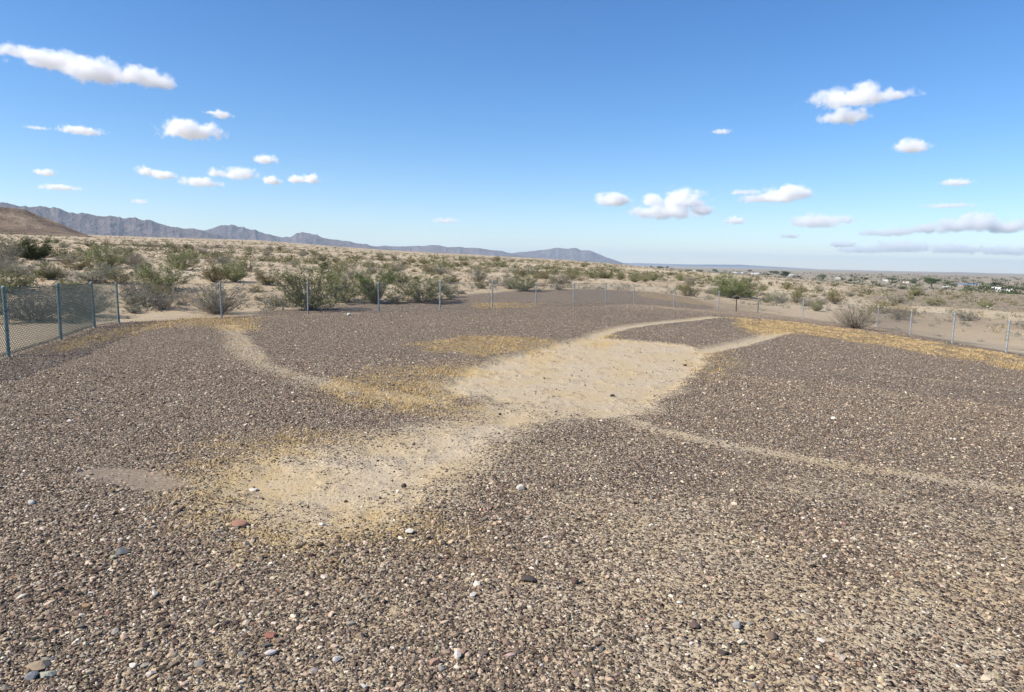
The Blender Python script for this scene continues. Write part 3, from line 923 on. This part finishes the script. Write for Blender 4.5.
# the scattered small shrubs of the plain: similar ones share a label
WORDS = {'green': ('small green creosote dotted over the scrub plain', 'green shrubs of the plain'),
         'olive': ('small olive shrub dotted over the scrub plain', 'olive shrubs of the plain'),
         'grey': ('small grey-green shrub dotted over the scrub plain', 'grey-green shrubs of the plain'),
         'dry': ('small dry brown shrub dotted over the scrub plain', 'dry shrubs of the plain')}
cnt = 0
while cnt < 275:
    t = random.uniform(-.80, .80) - .35 * random.random(); r = 43 * (270 / 43) ** random.random()
    if t < -.85: continue
    a = math.atan(t); x, y = math.sin(a) * r, math.cos(a) * r
    if t > .10 and random.random() < .5: continue
    if outside(np.array([x]), np.array([y]))[0] < .9: continue
    if 4 < x < 26 and r < 62: continue
    if masks(np.array([x]), np.array([y]))[3][0] > .3 and r < 70: continue
    if np.min(np.hypot(SP[:, 0] - x, SP[:, 1] - y) - SP[:, 2]) < 1.2: continue
    kd = random.choices(['green', 'olive', 'grey', 'dry'], [30, 22, 34, 14])[0]
    w = random.uniform(.8, 2.4) * (1 + 0.25 * (r > 150)); h = w * random.uniform(.45, .75)
    shrub(kd, x, y, w, h, *WORDS[kd])
    cnt += 1

# farther and lower scrub that reads as one cover
def clumps(name, n, r0, r1, smin, smax, label, seed, mt, pw=1.0, tr=(-.82, .82), zmin=-99, thin=0.4):
    g = np.random.default_rng(seed)
    t = np.arctan(g.uniform(tr[0], tr[1], n)); r = r0 * (r1 / r0) ** (g.uniform(0, 1, n) ** pw)
    X, Y = np.sin(t) * r, np.cos(t) * r
    k = (outside(X, Y) > .9) & (fbm(X / 25, Y / 25, seed, 3) > -.12)
    k &= ~((X > 3) & (X < 26) & (r < 60) & (g.uniform(0, 1, n) < .85))
    k &= (r > 75) | (masks(X, Y)[3] < .25)
    k &= g.uniform(0, 1, len(X)) > thin * smooth(.15, .45, X / Y)
    X, Y, r = X[k], Y[k], r[k]; n = len(X)
    Z = ground_z(X, Y)
    k = Z > zmin; X, Y, Z, r = X[k], Y[k], Z[k], r[k]; n = len(X)
    S = g.uniform(smin, smax, n) * (0.6 + g.uniform(0, 1, n) ** 3)
    nl = 46
    d = g.normal(0, 1, (n, nl, 3)); d[:, :, 2] = np.abs(d[:, :, 2]); d /= np.linalg.norm(d, axis=2, keepdims=True)
    d *= (g.uniform(.25, 1, (n, nl, 1)))
    c = d * S[:, None, None] * np.array([1.15, 1.15, .95]) + np.stack([X, Y, Z], 1)[:, None, :]
    u = g.normal(0, 1, (n, nl, 3)); v = g.normal(0, 1, (n, nl, 3))
    s = (S[:, None, None] * .26)
    V = np.stack([c - u * s * .5, c + u * s * .4 + v * s * .3, c - u * s * .1 + v * s * .6], 2).reshape(-1, 3)
    V[:, 2] = np.maximum(V[:, 2], np.repeat(Z, nl * 3) - 0.02)
    lr = np.repeat(np.clip(g.uniform(0, 1, n)[:, None] * .7 + g.uniform(0, .3, (n, nl)), 0, 1).ravel(), 3)
    tag(link(name, mesh_np(name, V, np.arange(len(V)).reshape(-1, 3), 3, mt, dict(leafrand=lr))), label, 'scrub', kind='stuff')
clumps('low_scrub', 8500, 38, 420, .18, .48, 'low dry grey scrub covering the plain beyond the fence', 301, M_GREY, .75)
clumps('distant_scrub', 14000, 110, 1600, .35, 1.0, 'dark green dots of far scrub out to the foot of the mountains', 303, M_SCRUB, .9, zmin=-9, thin=.8)
clumps('dry_ground_cover', 5000, 36, 300, .12, .32, 'straw coloured low plants between the shrubs of the plain', 305, M_DRY, .7)

# ------------------------------------------------------------------ the valley town
def valley_at(px, py, dmax=None):
    d = ray(px, py); t = (VALLEY - CAM_H) / d[2]
    return np.array([d[0] * t, d[1] * t])
def house(px, py, wpx, hpx, wm, rm, label, roof='gable'):
    p = valley_at(px, py); dpt = p[1]
    w = wpx * dpt / F_PX; h = hpx * dpt / F_PX; dp = min(w * .6, 14)
    z = g1(*p)
    o = empty('house' if w < 30 else 'long_building', (p[0], p[1], z - .3)); o.rotation_euler = (0, 0, -math.atan2(p[0], p[1]) + random.uniform(-.2, .2))
    tag(o, label, 'building')
    hw = h * .68 + .3
    m = MB(); m.box((0, 0, hw / 2), (w, dp, hw)); m.build('wall', wm, o)
    m = MB(); e = .5; a, b = w / 2 + e, dp / 2 + e; z0 = hw + .01; z1 = hw + h * .32
    m.add([(-a, -b, z0), (a, -b, z0), (a, b, z0), (-a, b, z0), (-a, 0, z1), (a, 0, z1)], [(0, 1, 5, 4), (2, 3, 4, 5), (0, 4, 3), (1, 2, 5), (3, 2, 1, 0)])
    m.build('roof', rm, o)
    n = max(2, int(w / 5))
    for q in range(n):
        x = -w / 2 + w * (q + .5) / n
        m = MB(); m.box((x, -dp / 2 - .02, hw * .55), (min(1.4, w / n * .5), .06, hw * .34)); m.build('window', M_PANE, o)
    m = MB(); m.box((-w / 2 + w / n, -dp / 2 - .025, hw * .36), (1.0, .07, hw * .66)); m.build('door', M_BLACK, o)
HOUSES = [
    (998, 291.5, 5, 4.2, M_WHITE, M_ROOFW, 'tall bright white building at the right end of the far town'),
    (1008, 292, 9, 3.0, M_WHITE, M_ROOFW, 'long low white building beside the tall white one at the right'),
    (993, 289.5, 3, 2.6, M_WHITE, M_ROOFW, 'small white house just left of the tall white building'),
    (963, 289.5, 3.5, 1.8, M_WHITE, M_ROOFT, 'small white house below the blue roofed hall'),
    (968, 286, 17, 2.2, M_CREAM, M_ROOFB, 'long hall with a blue roof in the far town'),
    (1021, 294, 5, 2.0, M_WHITE, M_ROOFT, 'white house cut by the right edge of the photo'),
    (948, 288, 9, 1.6, M_CREAM, M_ROOFW, 'long pale building left of the blue roofed hall'),
    (906, 283, 5, 2.2, M_WHITE, M_ROOFT, 'white house with a tan roof, left end of the far tree row'),
    (885, 282, 4, 2.2, M_WHITE, M_ROOFW, 'white house among dark trees above the right fence bush'),
    (868, 281.8, 4, 2.0, M_CREAM, M_ROOFT, 'cream house left of the white one above the right fence bush'),
    (860, 281.2, 3.5, 1.8, M_WHITE, M_ROOFT, 'white house with tan roof, leftmost of three above the fence bush'),
    (838, 279.5, 4, 1.8, M_CREAM, M_ROOFW, 'pale house with a white roof in the middle of the far town'),
    (812, 278, 5, 1.8, M_CREAM, M_ROOFT, 'cream house behind the far trees left of the town middle'),
    (790, 276, 8, 1.5, M_WHITE, M_ROOFW, 'long white shed right of the white strip of sheds'),
    (756, 274.4, 9, 1.4, M_WHITE, M_ROOFW, 'long white shed above the bush by the marker, second of the strip'),
    (738, 273.6, 9, 1.3, M_WHITE, M_ROOFW, 'long white shed above the bush by the marker, first of the strip'),
    (694, 272.0, 3, 1.5, M_WHITE, M_ROOFW, 'lone small white house above the tenth grey post'),
]
for a in HOUSES: house(*a)

rd = MB(); pr = [valley_at(*q) for q in [(905, 285), (935, 287.2), (960, 289), (985, 290.8), (1010, 292.6), (1050, 295.5)]]
for a, b in zip(pr[:-1], pr[1:]):
    n_ = np.array([0.0, 1.0]) * 30
    rd.add([(a[0], a[1], g1(*a) + .25), (b[0], b[1], g1(*b) + .25), (b[0] + n_[0], b[1] + n_[1], g1(*(b + n_)) + .25), (a[0] + n_[0], a[1] + n_[1], g1(*(a + n_)) + .25)], [(0, 1, 2, 3)])
tag(rd.build('dirt_road', plain('pale_dirt', (.56, .47, .36), .95)), kind='structure')

def tree_proto(seed):
    g = random.Random(seed); m = MB()
    m.tube([(0, 0, 0), (.02, .01, .25), (.0, .03, .5)], [.045, .034, .02], 6)
    for q in range(6):
        a = g.uniform(0, 6.28); m.tube([(0, .01, .22 + q * .04), (math.cos(a) * .15, math.sin(a) * .15, .42 + q * .04), (math.cos(a) * .28, math.sin(a) * .28, .58 + q * .05)], [.018, .012, .005], 4, False)
    V = []; lr = []
    cl = [Vector((g.gauss(0, .22), g.gauss(0, .22), g.uniform(.34, .9))) for _ in range(16)]
    for c in cl:
        tone = g.random()
        for q in range(90):
            p = c + Vector((g.gauss(0, .09), g.gauss(0, .09), g.gauss(0, .075)))
            u = Vector((g.gauss(0, 1), g.gauss(0, 1), g.gauss(0, 1))).normalized() * .045; v = u.orthogonal().normalized() * .045
            V += [p - u, p + v, p + u]; lr += [min(1, .7 * tone + .3 * g.random())] * 3
    return m.mesh('trunk', M_BARK), mesh_np('crown', np.array([tuple(p) for p in V]), np.arange(len(V)).reshape(-1, 3), 3, M_DARK, dict(leafrand=np.array(lr)))
TP = [tree_proto(400 + q) for q in range(4)]
def tree(x, y, h, w, label, group):
    tr, cr = random.choice(TP)
    o = empty('tree', (x, y, g1(x, y) - .1)); o.scale = (w, w, h); o.rotation_euler = (0, 0, random.uniform(0, 6.28))
    tag(o, label, 'tree', group); link('trunk', tr, o); link('crown', cr, o)
p = valley_at(931, 286.5); k = p[1] / F_PX
tree(p[0], p[1], 9 * k, 12 * k, 'tallest broad dark tree of the far town, left of the blue roofed hall', None)
p = valley_at(785, 277.5); k = p[1] / F_PX
tree(p[0], p[1], 6 * k, 9 * k, 'broad green tree standing over the left end of the far town', None)
for q in range(66):
    px = random.uniform(600, 1060)
    yl = np.interp(px, [600, 700, 800, 900, 1024], [266.5, 271.5, 277.5, 282.5, 289.5]) + random.uniform(-2.2, 2.2)
    p = valley_at(px, yl); k = p[1] / F_PX
    if p[1] > 6000 or any(abs(px - q[0]) < q[2] * .5 + 2.5 and yl > q[1] - .6 for q in HOUSES): continue
    s = random.uniform(1.8, 4.2)
    tree(p[0], p[1], s * k, s * k * random.uniform(1.2, 2.2), 'dark green tree in the far town and its groves', 'trees of the far town')
clumps('distant_grove', 2600, 1000, 5200, 4, 9, 'dark band of far groves on the valley floor', 307, M_DARK, 1.0, (.10, .82))

# ------------------------------------------------------------------ single stones that stand out
def stone(px, py, wpx, hpx, c, label, group=None, seed=0, dep=0.9):
    p = at(px, py); k = p[1] / F_PX * 1.06
    g = np.random.default_rng(seed + int(px * 7 + py))
    bv, bf = I2
    n1 = 1 + .22 * np.sin(bv @ g.normal(0, 2.2, 3) + g.uniform(0, 6)) * .6 + g.uniform(-.07, .07, len(bv))
    P = bv * n1[:, None]
    for q in range(8):   # broken faces
        d = g.normal(0, 1, 3); d /= np.linalg.norm(d); lim = g.uniform(.45, .8)
        s = P @ d; P = P - np.outer(np.maximum(s - lim, 0), d)
    w = wpx * k / 2; hgt = hpx * k / 2
    P = P * np.array([w, w * dep, hgt * 0.85])
    a = g.uniform(-.5, .5); ca, sa = math.cos(a), math.sin(a)
    P = np.stack([P[:, 0] * ca - P[:, 1] * sa, P[:, 0] * sa + P[:, 1] * ca, P[:, 2]], 1)
    C = np.tile(np.array(list(c) + [1.0]), (len(P), 1)) * np.concatenate([g.uniform(.9, 1.08, (len(P), 1))] * 3 + [np.ones((len(P), 1))], 1)
    q_ = masks(np.array([p[0]]), np.array([p[1]]))[0]
    dz = float(relief(q_, np.array([p[0]]), np.array([p[1]]))[0])
    o = link('stone', mesh_np('stone', P, bf, 3, M_STONE, dict(tint=C)), None, (p[0], p[1], p[2] + dz + hgt * .5))
    tag(o, label, 'stone', group)
    return o
WHT, DRK, TAN, RED, GRY = (.60, .55, .46), (.075, .06, .052), (.33, .25, .16), (.30, .16, .11), (.26, .26, .25)
STONES = [
    (520, 491, 11, 9, WHT, 'bright rounded white stone alone on the dark gravel below the tan figure'),
    (242, 528, 18, 8, RED, 'reddish brick-coloured flat stone on the golden grass'),
    (38, 669, 24, 13, TAN, 'long tan stone at the bottom left corner'),
    (32, 679, 15, 11, GRY, 'blue-grey rounded stone touching the long tan stone'),
    (48, 677, 20, 8, (.38, .37, .28), 'greenish pale slab right of the blue-grey stone at bottom left'),
    (528, 583, 16, 9, DRK, 'dark brown flat stone near the bottom middle'),
    (574, 586, 9, 11, (.13, .08, .065), 'small upright maroon stone right of the dark brown flat stone'),
    (473, 598, 8, 8, WHT, 'small square white stone at the bottom, left of the dark flat stone'),
    (457, 658, 10, 11, (.58, .52, .46), 'pale pinkish stone near the bottom edge, left of middle'),
    (435, 664, 13, 11, (.34, .22, .16), 'dusty pink stone beside the pale pinkish stone'),
    (516, 654, 11, 11, (.15, .11, .085), 'brown rounded stone right of the pale pinkish stone'),
    (410, 535, 11, 7, WHT, 'flat white stone at the lower edge of the tan figure'),
    (404, 486, 7, 6, DRK, 'small black stone on the tan figure'),
    (398, 492, 5, 4, WHT, 'tiny white stone just below the small black stone on the figure'),
    (444, 545, 8, 7, DRK, 'dark stone below the flat white stone'),
    (123, 554, 17, 7, (.12, .125, .12), 'slate-grey flat stone on the left gravel'),
    (113, 560, 7, 6, (.40, .38, .24), 'small yellowish stone beside the slate-grey flat stone'),
    (31, 505, 9, 6, WHT, 'white stone on the left gravel below the dusty smear'),
    (87, 508, 5, 4, WHT, 'small white stone right of the white stone on the left gravel'),
    (155, 597, 9, 9, (.60, .54, .46), 'pale stone with dark shadow on the lower left gravel'),
    (151, 677, 13, 9, (.5, .44, .36), 'long pale stone near the bottom, right of the tan corner stones'),
    (133, 669, 8, 8, WHT, 'white angular stone above the long pale stone at the bottom left'),
    (86, 609, 9, 7, (.36, .23, .12), 'orange-brown round stone on the lower left gravel'),
    (737, 630, 11, 11, GRY, 'light grey square stone on the lower right gravel'),
    (741, 646, 10, 9, (.5, .43, .33), 'pale tan square stone below the light grey square stone'),
    (721, 656, 12, 9, DRK, 'dark brown angular stone left of the pale tan square stone'),
    (694, 629, 13, 9, (.12, .085, .07), 'dark reddish-brown stone left of the light grey square stone'),
    (679, 606, 6, 5, WHT, 'small white stone above the dark reddish-brown stone'),
    (771, 640, 13, 11, (.17, .12, .09), 'brown blocky stone right of the pale tan square stone'),
    (808, 553, 8, 7, (.20, .15, .10), 'round brown stone on the middle right gravel'),
    (833, 381 + 38, 5, 4, WHT, 'white speck of stone on the dark gravel right of the figure'),
    (270, 638, 13, 8, (.30, .13, .09), 'red-brown stone near the bottom left of middle'),
    (338, 662, 12, 9, (.55, .5, .44), 'pale stone by the bottom edge under the figure'),
    (271, 655, 12, 8, (.56, .5, .45), 'pale angular stone below the red-brown stone'),
    (380, 497, 4, 4, DRK, 'dark pebble on the tan figure left of the small black stone'),
    (322, 527, 8, 5, WHT, 'white flat stone on the lower left of the figure'),
    (253, 488, 9, 4, WHT, 'white sliver of stone on the left of the figure'),
    (382, 498 + 5, 4, 3, (.2, .15, .1), 'brown pebble below the dark pebble on the figure'),
    (349, 312 + 4, 5, 4, WHT, 'white stone by the back fence between two grey posts'),
    (612, 395, 7, 3, DRK, 'dark flat stone on the widest part of the tan figure'),
    (685, 358 + 7, 4, 4, DRK, 'dark stone at the right edge of the tan figure'),
]
for a in STONES: stone(*a)

# ------------------------------------------------------------------ clouds
def cloud_mat(blobs3, hh, opt, seed):
    """vapour: thick inside the cloud's own lumps, torn at the edges by noise (object space of that cloud)"""
    def f(nt, b):
        nt.nodes.remove(b)
        N = NT(nt)
        co = N.n('ShaderNodeTexCoord').outputs['Object']
        best = None
        for c, s in blobs3:
            sub = N.n('ShaderNodeVectorMath', operation='SUBTRACT'); N.l(co, sub.inputs[0]); sub.inputs[1].default_value = c
            mul = N.n('ShaderNodeVectorMath', operation='MULTIPLY'); N.l(sub.outputs[0], mul.inputs[0]); mul.inputs[1].default_value = tuple(1 / q for q in s)
            sp = N.n('ShaderNodeSeparateXYZ'); N.l(mul.outputs[0], sp.inputs[0])
            z = N.math('MAXIMUM', sp.outputs[2], N.math('MULTIPLY', sp.outputs[2], -1.5))
            cb = N.n('ShaderNodeCombineXYZ'); N.l(sp.outputs[0], cb.inputs[0]); N.l(sp.outputs[1], cb.inputs[1]); N.l(z, cb.inputs[2])
            ln = N.n('ShaderNodeVectorMath', operation='LENGTH'); N.l(cb.outputs[0], ln.inputs[0])
            v = N.math('SUBTRACT', 1.0, ln.outputs['Value'])
            best = v if best is None else N.math('MAXIMUM', best, v)
        off = N.n('ShaderNodeVectorMath', operation='ADD'); N.l(co, off.inputs[0]); off.inputs[1].default_value = (seed * 7777.0, 0, 0)
        n1 = N.noise(0.95 / hh, off.outputs[0], 9, 0.66)
        d = N.math('ADD', N.math('MULTIPLY', best, 1.7), N.math('MULTIPLY', N.math('SUBTRACT', n1, 0.52), 5.2))
        dens = N.math('MULTIPLY', N.smooth(d, 0.0, 1.1), opt / (1.1 * hh))
        v = N.n('ShaderNodeVolumePrincipled')
        v.inputs['Color'].default_value = (1, 1, 1, 1)
        v.inputs['Anisotropy'].default_value = 0.0
        N.l(dens, v.inputs['Density'])
        N.l(v.outputs[0], nt.nodes['Material Output'].inputs['Volume'])
    return mat('cloud_vapour', f)
CLOUD_ALT = 1900.0
ISO = ico(3)
def cloud(blobs, label, group=None, opt=3.0, seed=0, alt=None):
    """blobs: (photo x, y, half width, half height) ellipses of one cloud"""
    bx = sum(b[0] * b[2] for b in blobs) / sum(b[2] for b in blobs); by = sum(b[1] * b[2] for b in blobs) / sum(b[2] for b in blobs)
    yb = max(b[1] + b[3] for b in blobs)
    d = ray(bx, yb); e = d[2] / math.hypot(d[0], d[1])
    D = min((alt or CLOUD_ALT) / max(e, .01), 110000.0)
    d = ray(bx, by)
    depth = D * d[1] / math.hypot(d[0], d[1])
    k = depth / F_PX
    cen = Vector(d) * depth
    azi = math.atan2(d[0], d[1])
    rot = Matrix.Rotation(-azi, 4, 'Z'); inv = rot.inverted()
    g = random.Random(seed)
    B = []; Vv = []; Ff = []; off = 0
    for (x, y, hw, hh) in blobs:
        r_ = ray(x, y)
        p = inv @ (Vector(r_) * depth - cen)
        p.y += g.uniform(-.3, .3) * hh * k
        sx, sz = hw * k * 1.12, hh * k * 1.15
        sy = max(sz * 1.1, min(sx, sz * 2.2) * .8)
        B.append((tuple(p), (sx, sy, sz)))
        Vv.append(ISO[0] * np.array([sx, sy, sz]) * 1.5 + np.array(p)); Ff.append(ISO[1] + off); off += len(ISO[0])
    hmed = max(b[1][2] for b in B)
    me = mesh_np('cloud', np.vstack(Vv), np.vstack(Ff), 3, None)
    if len(blobs) > 1:
        tmp = bpy.data.objects.new('cloud_lumps', me); COL.objects.link(tmp)
        rm = tmp.modifiers.new('remesh', 'REMESH'); rm.mode = 'VOXEL'; rm.voxel_size = hmed * .22
        bpy.context.view_layer.update()
        dg = bpy.context.evaluated_depsgraph_get()
        me2 = bpy.data.meshes.new_from_object(tmp.evaluated_get(dg), depsgraph=dg)
        bpy.data.objects.remove(tmp); me = me2
    me.materials.clear(); me.materials.append(cloud_mat(B, hmed, opt * 1.25, seed))
    o = link('cloud', me, None, cen + Vector((0, 0, CAM_H)))
    o.rotation_euler = (0, 0, -azi)
    tag(o, label, 'cloud', group)
    return o
CLOUDS = [
    ([(18, 53, 20, 7), (55, 62, 30, 11), (95, 72, 30, 13), (135, 77, 25, 10), (162, 84, 15, 8)], 'long slanting white cloud at the upper left, largest in the sky', 2.6),
    ([(80, 131, 20, 5)], 'thin flat cloud below the long slanting one', 1.6),
    ([(190, 132, 28, 10)], 'plump white cloud right of the thin flat one', 3.0),
    ([(222, 115, 9, 5), (212, 113, 7, 2.5)], 'tiny ragged cloud above the plump one', 2.0),
    ([(37, 128, 11, 2)], 'faint wisp at the left, level with the thin flat cloud', .7),
    ([(265, 160, 11, 5)], 'small oval cloud at the upper end of the lower left group', 2.6),
    ([(146, 172, 9, 5), (162, 176, 13, 5)], 'cloud at the left end of the lower left group', 2.6),
    ([(200, 183, 19, 5.5)], 'flat cloud under the middle of the lower left group', 2.0),
    ([(215, 173, 10, 5), (240, 175, 18, 7)], 'greyish spread cloud in the middle of the lower left group', 1.6),
    ([(272, 181, 9, 4.5)], 'small white cloud right of the greyish spread one', 2.6),
    ([(296, 180, 9, 4.5), (311, 179, 9, 6)], 'two-lobed cloud at the right end of the lower left group', 2.8),
    ([(45, 173, 9, 4)], 'small cloud at far left above the flat one', 2.2),
    ([(60, 188, 17, 3.5)], 'flat cloud low at the far left', 1.8),
    ([(850, 100, 34, 11), (885, 96, 30, 6), (845, 117, 20, 9), (866, 90, 12, 8)], 'ragged grey-white cloud at the upper right', 2.0),
    ([(912, 147, 16, 8)], 'small dome shaped cloud below the ragged one at the right', 2.8),
    ([(956, 183, 14, 4)], 'little flat cloud right of the dome shaped one', 1.5),
    ([(722, 132, 10, 3)], 'faint speck of cloud alone in the blue right of middle', .8),
    ([(614, 201, 17, 8)], 'rounded white cloud, leftmost of the centre right row', 3.0),
    ([(650, 202, 13, 7), (684, 201, 22, 11), (668, 213, 34, 9), (700, 211, 16, 7)], 'heaped cumulus, largest of the centre right row', 3.0),
    ([(735, 221, 11, 4.5)], 'small low cloud right of the heaped cumulus', 1.8),
    ([(745, 193, 15, 4), (790, 194, 20, 9), (770, 199, 34, 5)], 'flat topped cloud above and right of the heaped cumulus', 2.4),
    ([(816, 222, 24, 8), (838, 220, 20, 5)], 'soft flat cloud low to the right of the heaped cumulus', 1.6),
    ([(790, 236, 10, 3), (842, 245, 12, 4)], 'pale low cloud near the horizon at centre right', 1.2),
    ([(892, 233, 28, 5), (925, 230, 22, 6), (955, 227, 22, 8), (980, 224, 26, 10), (1006, 228, 20, 8)], 'long cloud bank low at the right edge', 2.0),
    ([(864, 250, 22, 5), (902, 248, 30, 7), (955, 250, 28, 6), (1006, 252, 32, 5.5)], 'lowest long cloud bank near the right horizon', 1.3),
    ([(950, 206, 26, 3)], 'thin faint streak above the long cloud bank', .8),
    ([(445, 221, 14, 3.5)], 'faint low cloud above the middle mountains', .8),
    ([(140, 202, 8, 3)], 'faint small cloud just above the left mountains', .8),
]
for q, (bl, lab, opt) in enumerate(CLOUDS):
    cloud(bl, lab, None, opt, q + 1)
